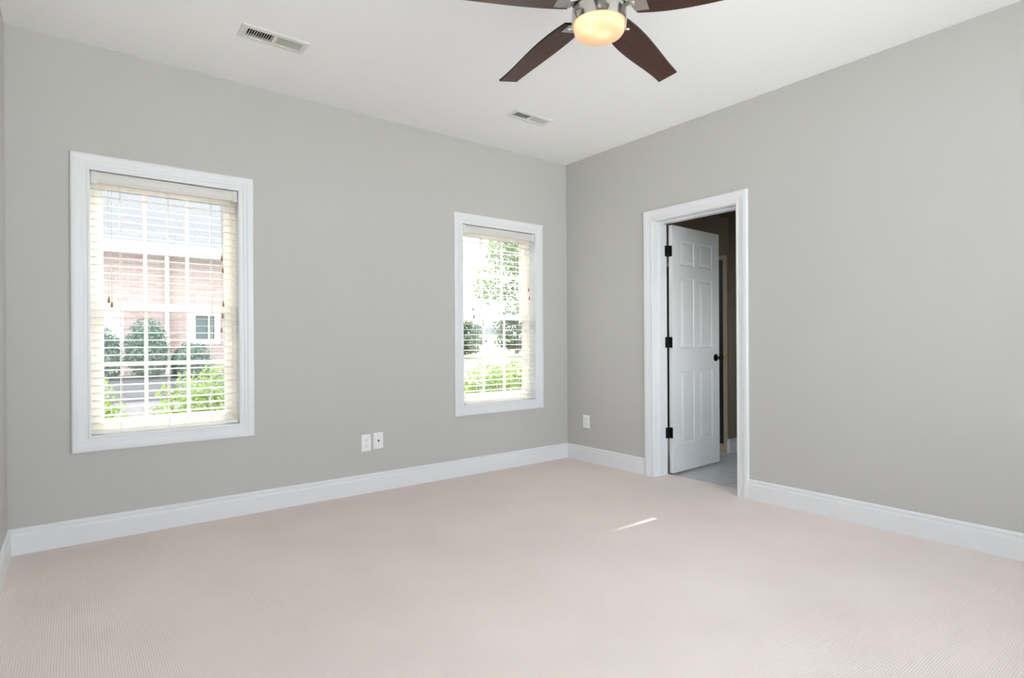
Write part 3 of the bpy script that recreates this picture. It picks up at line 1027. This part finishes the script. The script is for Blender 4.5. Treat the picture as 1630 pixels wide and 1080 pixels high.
for k in range(5):
    ang = R(-5.18 + 72 * k)
    N = 22
    # stations: edge a runs r 0.085..0.525, edge b 0.105..0.547
    ea = [(0.098 + (0.5255 - 0.098) * i / N) for i in range(N + 1)]
    eb = [(0.108 + (0.5450 - 0.108) * i / N) for i in range(N + 1)]
    A = [(r, poly(CA, r - 0.45)) for r in ea]
    B = [(r, poly(CB, r - 0.45)) for r in eb]
    mb = MB()
    th = 0.0045
    idx = {}
    for lvl, h in enumerate((-th, th)):
        for i in range(N + 1):
            for jx, (r, w) in enumerate((A[i], B[i])):
                ins = 0.0
                idx[lvl, i, jx] = len(mb.v)
                mb.v.append(tuple(blade_pt(ang, r, w, h)))
    for i in range(N):
        mb.f.append((idx[0, i, 0], idx[0, i + 1, 0], idx[0, i + 1, 1], idx[0, i, 1]))
        mb.m.append(0)
        mb.f.append((idx[1, i, 0], idx[1, i, 1], idx[1, i + 1, 1], idx[1, i + 1, 0]))
        mb.m.append(0)
        for jx in (0, 1):
            mb.f.append((idx[0, i, jx], idx[0, i + 1, jx], idx[1, i + 1, jx], idx[1, i, jx]))
            mb.m.append(1)
    for i in (0, N):
        mb.f.append((idx[0, i, 0], idx[0, i, 1], idx[1, i, 1], idx[1, i, 0]))
        mb.m.append(1)
    # blade object gets its own rotation so that the grain runs along it
    centre = math.atan2(0.150, 0.53)
    b = obj('blade', mb, [M['wood'], M['bladetop']], fan)
    rotz = ang + centre
    me = b.data
    rm = Matrix.Rotation(-rotz, 4, 'Z')
    off = Vector((FC.x, FC.y, FC.z)) - ORIGIN[fan]
    me.transform(rm @ Matrix.Translation(-off))
    b.location = off
    b.rotation_euler = (0, 0, rotz)
    # metal blade arm: a bar under the motor and a plate under the blade root
    ar = MB()

    def mid(r):
        return (poly(CA, r - 0.45) + poly(CB, r - 0.45)) / 2
    pl = [(0.098, mid(0.10) - 0.026), (0.098, mid(0.10) + 0.030), (0.142, mid(0.15) + 0.030), (0.155, mid(0.15) - 0.030)]
    n0 = len(ar.v)
    for h in (-0.0048, -0.0085):
        for r, w in pl:
            ar.v.append(tuple(blade_pt(ang, r, w, h)))
    m5 = len(pl)
    ar.f.append(tuple(n0 + i for i in range(m5)))
    ar.f.append(tuple(n0 + m5 + i for i in reversed(range(m5))))
    for i in range(m5):
        i2 = (i + 1) % m5
        ar.f.append((n0 + i, n0 + i2, n0 + m5 + i2, n0 + m5 + i))
    ar.m += [0] * (m5 + 2)
    p0 = blade_pt(ang, 0.110, mid(0.11), -0.0065)
    d0 = Vector((p0.x - FC.x, p0.y - FC.y, 0)).normalized()
    q0 = Vector((FC.x, FC.y, 2.474)) + d0 * 0.088
    dv = (p0 - q0)
    sd_ = dv.cross(Z).normalized()
    ar.obox((p0 + q0) / 2, dv / 2, sd_ * 0.020, dv.cross(sd_).normalized() * 0.003)
    armo = obj('blade_arm', ar, M['nickel'], b, weld=False, origin=ORIGIN[fan])
    armo.location = (0, 0, 0)
    armo.data.transform(rm @ Matrix.Translation(-off))

# ------------------------------------------------------------------ outdoors


def ground_z(x, y):
    t = max(0.0, min(1.0, (y - 3.5) / 5.0))
    t = t * t * (3 - 2 * t)
    s = max(0.0, min(1.0, (4.0 - x) / 2.5))
    s = s * s * (3 - 2 * s)
    return -0.40 + 0.85 * t * s


def grid_mesh(x0, x1, y0, y1, nx, ny, zf, lift=0.0):
    mb = MB()
    for jy in range(ny + 1):
        for ix in range(nx + 1):
            x, y = x0 + (x1 - x0) * ix / nx, y0 + (y1 - y0) * jy / ny
            mb.v.append((x, y, zf(x, y) + lift))
    for jy in range(ny):
        for ix in range(nx):
            a = jy * (nx + 1) + ix
            mb.f.append((a, a + 1, a + nx + 2, a + nx + 1))
            mb.m.append(0)
    return mb


struct('ground', grid_mesh(-160, 220, -160, 260, 190, 210, lambda x, y: -0.42), M['lawn'], 'sunny green lawn outside the windows', 'lawn')
pt = grid_mesh(-160, 120, -160, BACK - WT - 0.02, 4, 4, lambda x, y: -0.40)  # unseen pale ground added to throw sunlight up to the ceiling
pt2 = grid_mesh(-160, LW - WT - 0.02, BACK - WT - 0.02, 0.1, 4, 4, lambda x, y: -0.40)
n0 = len(pt.v)
pt.v += pt2.v
pt.f += [tuple(i + n0 for i in f) for f in pt2.f]
pt.m += pt2.m
struct('ground_reflector', pt, M['concrete'], 'pale concrete patio outside the windows behind the camera, added to bounce daylight inside', 'reflector')
struct('ground_bank', grid_mesh(-14, 4.2, 0.2, 14, 46, 34, ground_z, 0.0), M['mulch'], 'grey mulch bank sloping up to the brick house', 'ground')

rnd = random.Random(7)


def leaves(mb, pts, size, mi=0):
    for p in pts:
        d = Vector((rnd.gauss(0, 1), rnd.gauss(0, 1), rnd.gauss(0, 1) + 0.4)).normalized()
        a = d.orthogonal().normalized()
        a = Matrix.Rotation(rnd.uniform(0, 6.283), 3, d) @ a
        b = d.cross(a)
        s = size * rnd.uniform(0.6, 1.2)
        p = Vector(p)
        mb.quad(p - a * s, p + b * s * 0.45, p + a * s, p - b * s * 0.45, mi)


def blob_pts(n, c, r, shell=0.55):
    out = []
    while len(out) < n:
        v = Vector((rnd.uniform(-1, 1), rnd.uniform(-1, 1), rnd.uniform(-1, 1)))
        l = v.length
        if l > 1 or l < shell * rnd.random():
            continue
        out.append((c[0] + v.x * r[0], c[1] + v.y * r[1], c[2] + v.z * r[2]))
    return out


def bush(name, x, y, blobs, nl, size, m, label, cat, group=None, zg=None):
    zg = ground_z(x, y) if zg is None else zg
    root = empty(name, (x, y, zg), label, cat, group)
    mb = MB()
    for (dx, dy, zc, rx, ry, rz) in blobs:
        leaves(mb, blob_pts(nl, (x + dx, y + dy, zc), (rx, ry, rz)), size)
    obj('foliage', mb, m, root, weld=False)
    st = MB()
    for i in range(7):
        a = rnd.uniform(0, 6.28)
        dx, dy, zc, rx, ry, rz = blobs[i % len(blobs)]
        st.tube((x + 0.06 * math.cos(a), y + 0.06 * math.sin(a), zg - 0.02), (x + dx + rx * 0.5 * math.cos(a), y + dy + ry * 0.5 * math.sin(a), zc + rz * 0.4), 0.012, 0.004, 6)
    obj('stems', st, M['bark'], root, weld=False)
    return root


# bright hedge plants close under the windows
bush('hedge_shrub', -3.66, 1.35, [(-0.02, 0, 0.48, 0.34, 0.34, 0.42), (0.0, 0.05, 0.30, 0.36, 0.35, 0.45)], 1500, 0.024, M['lime'],
     'bright lime green shrub in the lower left of the left window view', 'shrub', 'lime green shrubs under the windows')
bush('hedge_shrub', -2.72, 1.40, [(-0.18, 0, 0.44, 0.34, 0.34, 0.44), (0.12, 0.05, 0.56, 0.40, 0.36, 0.42), (-0.15, 0, 0.2, 0.36, 0.3, 0.4)], 1600, 0.024, M['lime'],
     'lime green shrub in the lower right of the left window view', 'shrub', 'lime green shrubs under the windows')
bush('hedge_shrub', 0.03, 1.25, [(-0.08, 0, 0.46, 0.32, 0.34, 0.40), (0.0, 0.0, 0.30, 0.36, 0.34, 0.42)], 2700, 0.022, M['lime'],
     'leafy green shrub across the bottom of the right window view, nearer one', 'shrub', 'lime green shrubs under the windows')
bush('hedge_shrub', 0.80, 1.85, [(-0.0, 0, 0.44, 0.38, 0.34, 0.42), (0.2, 0.0, 0.35, 0.34, 0.34, 0.42)], 2400, 0.022, M['lime'],
     'leafy green shrub at the right edge of the right window view', 'shrub', 'lime green shrubs under the windows')
# dark conifers in front of the brick house
for x, zc, rx, rz, lb in ((-3.32, 0.90, 0.36, 0.52, 'dark green shrub by the pale garage door in the left window view'),
                          (-2.58, 1.02, 0.36, 0.58, 'tallest dark green shrub against the brick house'),
                          (-1.84, 0.72, 0.36, 0.42, 'low dark green shrub under the small house window')):
    bush('evergreen_shrub', x, 8.6, [(0, 0, zc, rx, 0.4, rz), (0.0, 0, zc - 0.15, rx, 0.42, rz * 0.8)], 1700, 0.045, M['shrub'], lb, 'shrub', 'dark shrubs along the brick house')

# brick neighbour house
hs = empty('brick_house', (-3.5, 10.0, 0.40), 'neighbouring brick house with white eave seen through the left window', 'house')
HX0, HX1, HY = -9.0, 1.2, 10.0
hw = (-1.600, -1.185, 1.165, 1.720)
obj('brick_wall', MB().slab('y', HY, HY + 0.25, HX0, HX1, -0.4, 2.95, [hw, (-5.4, -2.86, -0.4, 1.80)]), M['brick'], hs)
obj('brick_wall', MB().box(HX1 - 0.25, HX1, HY + 0.25, HY + 9, -0.4, 2.95), M['brick'], hs)
gd = MB().box(-5.4, -2.86, HY + 0.06, HY + 0.12, -0.4, 1.80)
obj('garage_door', gd, M['housewhite'], hs, label='pale garage door')
wf = obj('window', MB().slab('y', HY - 0.02, HY + 0.06, hw[0] - 0.09, hw[1] + 0.09, hw[2] - 0.09, hw[3] + 0.09, [(hw[0] + 0.02, hw[1] - 0.02, hw[2] + 0.02, hw[3] - 0.02)]), M['housewhite'], hs, label='small white framed window')
obj('pane', MB().box(hw[0], hw[1], HY + 0.03, HY + 0.05, hw[2], hw[3]), M['darkglass'], wf)
obj('mullion', MB().box(hw[0] + 0.27, hw[0] + 0.295, HY + 0.0, HY + 0.03, hw[2] + 0.02, hw[3] - 0.02), M['housewhite'], wf)
obj('eave', MB().box(HX0 - 0.5, HX1 + 0.5, HY - 0.45, HY + 0.1, 2.93, 2.95).box(HX0 - 0.5, HX1 + 0.5, HY - 0.48, HY - 0.45, 2.90, 3.08), M['housewhite'], hs, weld=False, label='white soffit and fascia')
obj('gutter', MB().sweep([(HX0 - 0.5, HY - 0.48, 3.08), (HX1 + 0.5, HY - 0.48, 3.08)], [((0, -1, 0), (0, 0, 1))] * 2, [(0, 0.03), (0, -0.09), (0.06, -0.09), (0.10, -0.03), (0.11, 0.03), (0.10, 0.03), (0.055, -0.075), (0.012, -0.075)]), M['housewhite'], hs)
rf = MB()
rf.quad((HX0 - 0.5, HY - 0.48, 3.06), (HX1 + 0.5, HY - 0.48, 3.06), (HX1 + 0.5, HY + 4.5, 6.6), (HX0 - 0.5, HY + 4.5, 6.6))
rf.quad((HX0 - 0.5, HY + 9.5, 3.06), (HX1 + 0.5, HY + 9.5, 3.06), (HX1 + 0.5, HY + 4.5, 6.6), (HX0 - 0.5, HY + 4.5, 6.6))
ro = obj('roof', rf, M['shingle'], hs, label='grey shingle roof')
sol = ro.modifiers.new('thickness', 'SOLIDIFY')
sol.thickness = 0.06
obj('downspout', MB().box(-2.15, -2.07, HY - 0.09, HY - 0.02, 0.35, 2.95), M['housewhite'], hs, label='white downspout')


# trees seen through the right window
def tree(x, y, h, spread, nl, size, label, m, trunk=0.16, low=0.25, group='trees beyond the lawn'):
    root = empty('tree', (x, y, -0.42), label, 'tree', group)
    tr = MB()
    tr.tube((x, y, -0.45), (x + 0.05, y, -0.42 + h * 0.55), trunk, trunk * 0.55, 10)
    tr.tube((x + 0.05, y, -0.42 + h * 0.55), (x, y, -0.42 + h * 0.9), trunk * 0.55, trunk * 0.1, 8)
    mb = MB()
    nb = 16
    for i in range(nb):
        a = i * 2.4
        f = low + (0.95 - low) * i / nb
        z0 = -0.42 + h * f * 0.85
        L = spread * (1.05 - 0.55 * abs(f - 0.45) / 0.5)
        q = Vector((x + math.cos(a) * L, y + math.sin(a) * L, z0 + h * 0.10))
        tr.tube((x + 0.03, y, z0 - h * 0.03), q, trunk * 0.28, trunk * 0.06, 6)
        leaves(mb, blob_pts(nl // nb, q, (spread * 0.42, spread * 0.42, h * 0.085), 0.2), size)
        q2 = Vector((x, y, z0)).lerp(q, 0.55)
        leaves(mb, blob_pts(nl // (2 * nb), q2, (spread * 0.36, spread * 0.36, h * 0.07), 0.2), size)
    obj('trunk', tr, M['bark'], root, weld=False)
    obj('foliage', mb, m, root, weld=False)
    return root


tree(7.85, 9.4, 7.5, 1.6, 9000, 0.075, 'leafy green tree filling the upper right of the right window view', M['treeleaf'], 0.15, 0.36)
for x, y, h, sp, lb in ((25.4, 41, 3.7, 1.6, 'smaller far tree across the lawn, left side of the right window view'),
                        (31.7, 41, 5.4, 2.0, 'larger dark far tree across the lawn, right side of the right window view')):
    tree(x, y, h, sp, 2800, 0.17, lb, M['fartree'], 0.2, 0.12)
# a small pale building and two cars far across the lawn
fh = empty('far_building', (42.0, 60.0, -0.42), 'tiny pale building far across the lawn', 'building')
obj('wall', MB().box(40.2, 43.8, 58.5, 62, -0.42, 2.0), M['housewhite'], fh)
rfb = MB()
n0 = len(rfb.v)
rfb.v += [(39.8, 58.2, 2.0), (44.2, 58.2, 2.0), (44.2, 62.3, 2.0), (39.8, 62.3, 2.0), (39.8, 60.25, 3.0), (44.2, 60.25, 3.0)]
for f in ((0, 1, 5, 4), (2, 3, 4, 5), (0, 4, 3), (1, 2, 5), (0, 3, 2, 1)):
    rfb.f.append(f)
    rfb.m.append(0)
obj('roof', rfb, M['shingle'], fh)


def far_car(x, y, label):
    root = empty('car', (x, y, -0.42), label, 'car', 'parked cars far across the lawn')
    mb = MB()
    prof = [(-2.1, 0.25), (2.1, 0.25), (2.15, 0.75), (1.3, 0.9), (0.75, 1.42), (-1.2, 1.45), (-1.9, 0.95), (-2.15, 0.85)]
    e1 = Vector((0.79, -0.61, 0))
    e2 = Vector((0.61, 0.79, 0))
    mb.sweep([Vector((x, y, -0.42)) - e2 * 0.85, Vector((x, y, -0.42)) + e2 * 0.85], [(e1, (0, 0, 1))] * 2, prof)
    obj('body', mb, M['car'], root)
    for a in (-1.3, 1.3):
        for b in (-0.86, 0.66):
            c = Vector((x, y, -0.10)) + e1 * a + e2 * b
            obj('wheel', MB().tube(c, c + e2 * 0.2, 0.32, seg=16), M['tyre'], root)


far_car(50.9, 74.5, 'left one of two tiny dark cars far across the lawn')
far_car(55.5, 71.2, 'right one of two tiny dark cars far across the lawn')
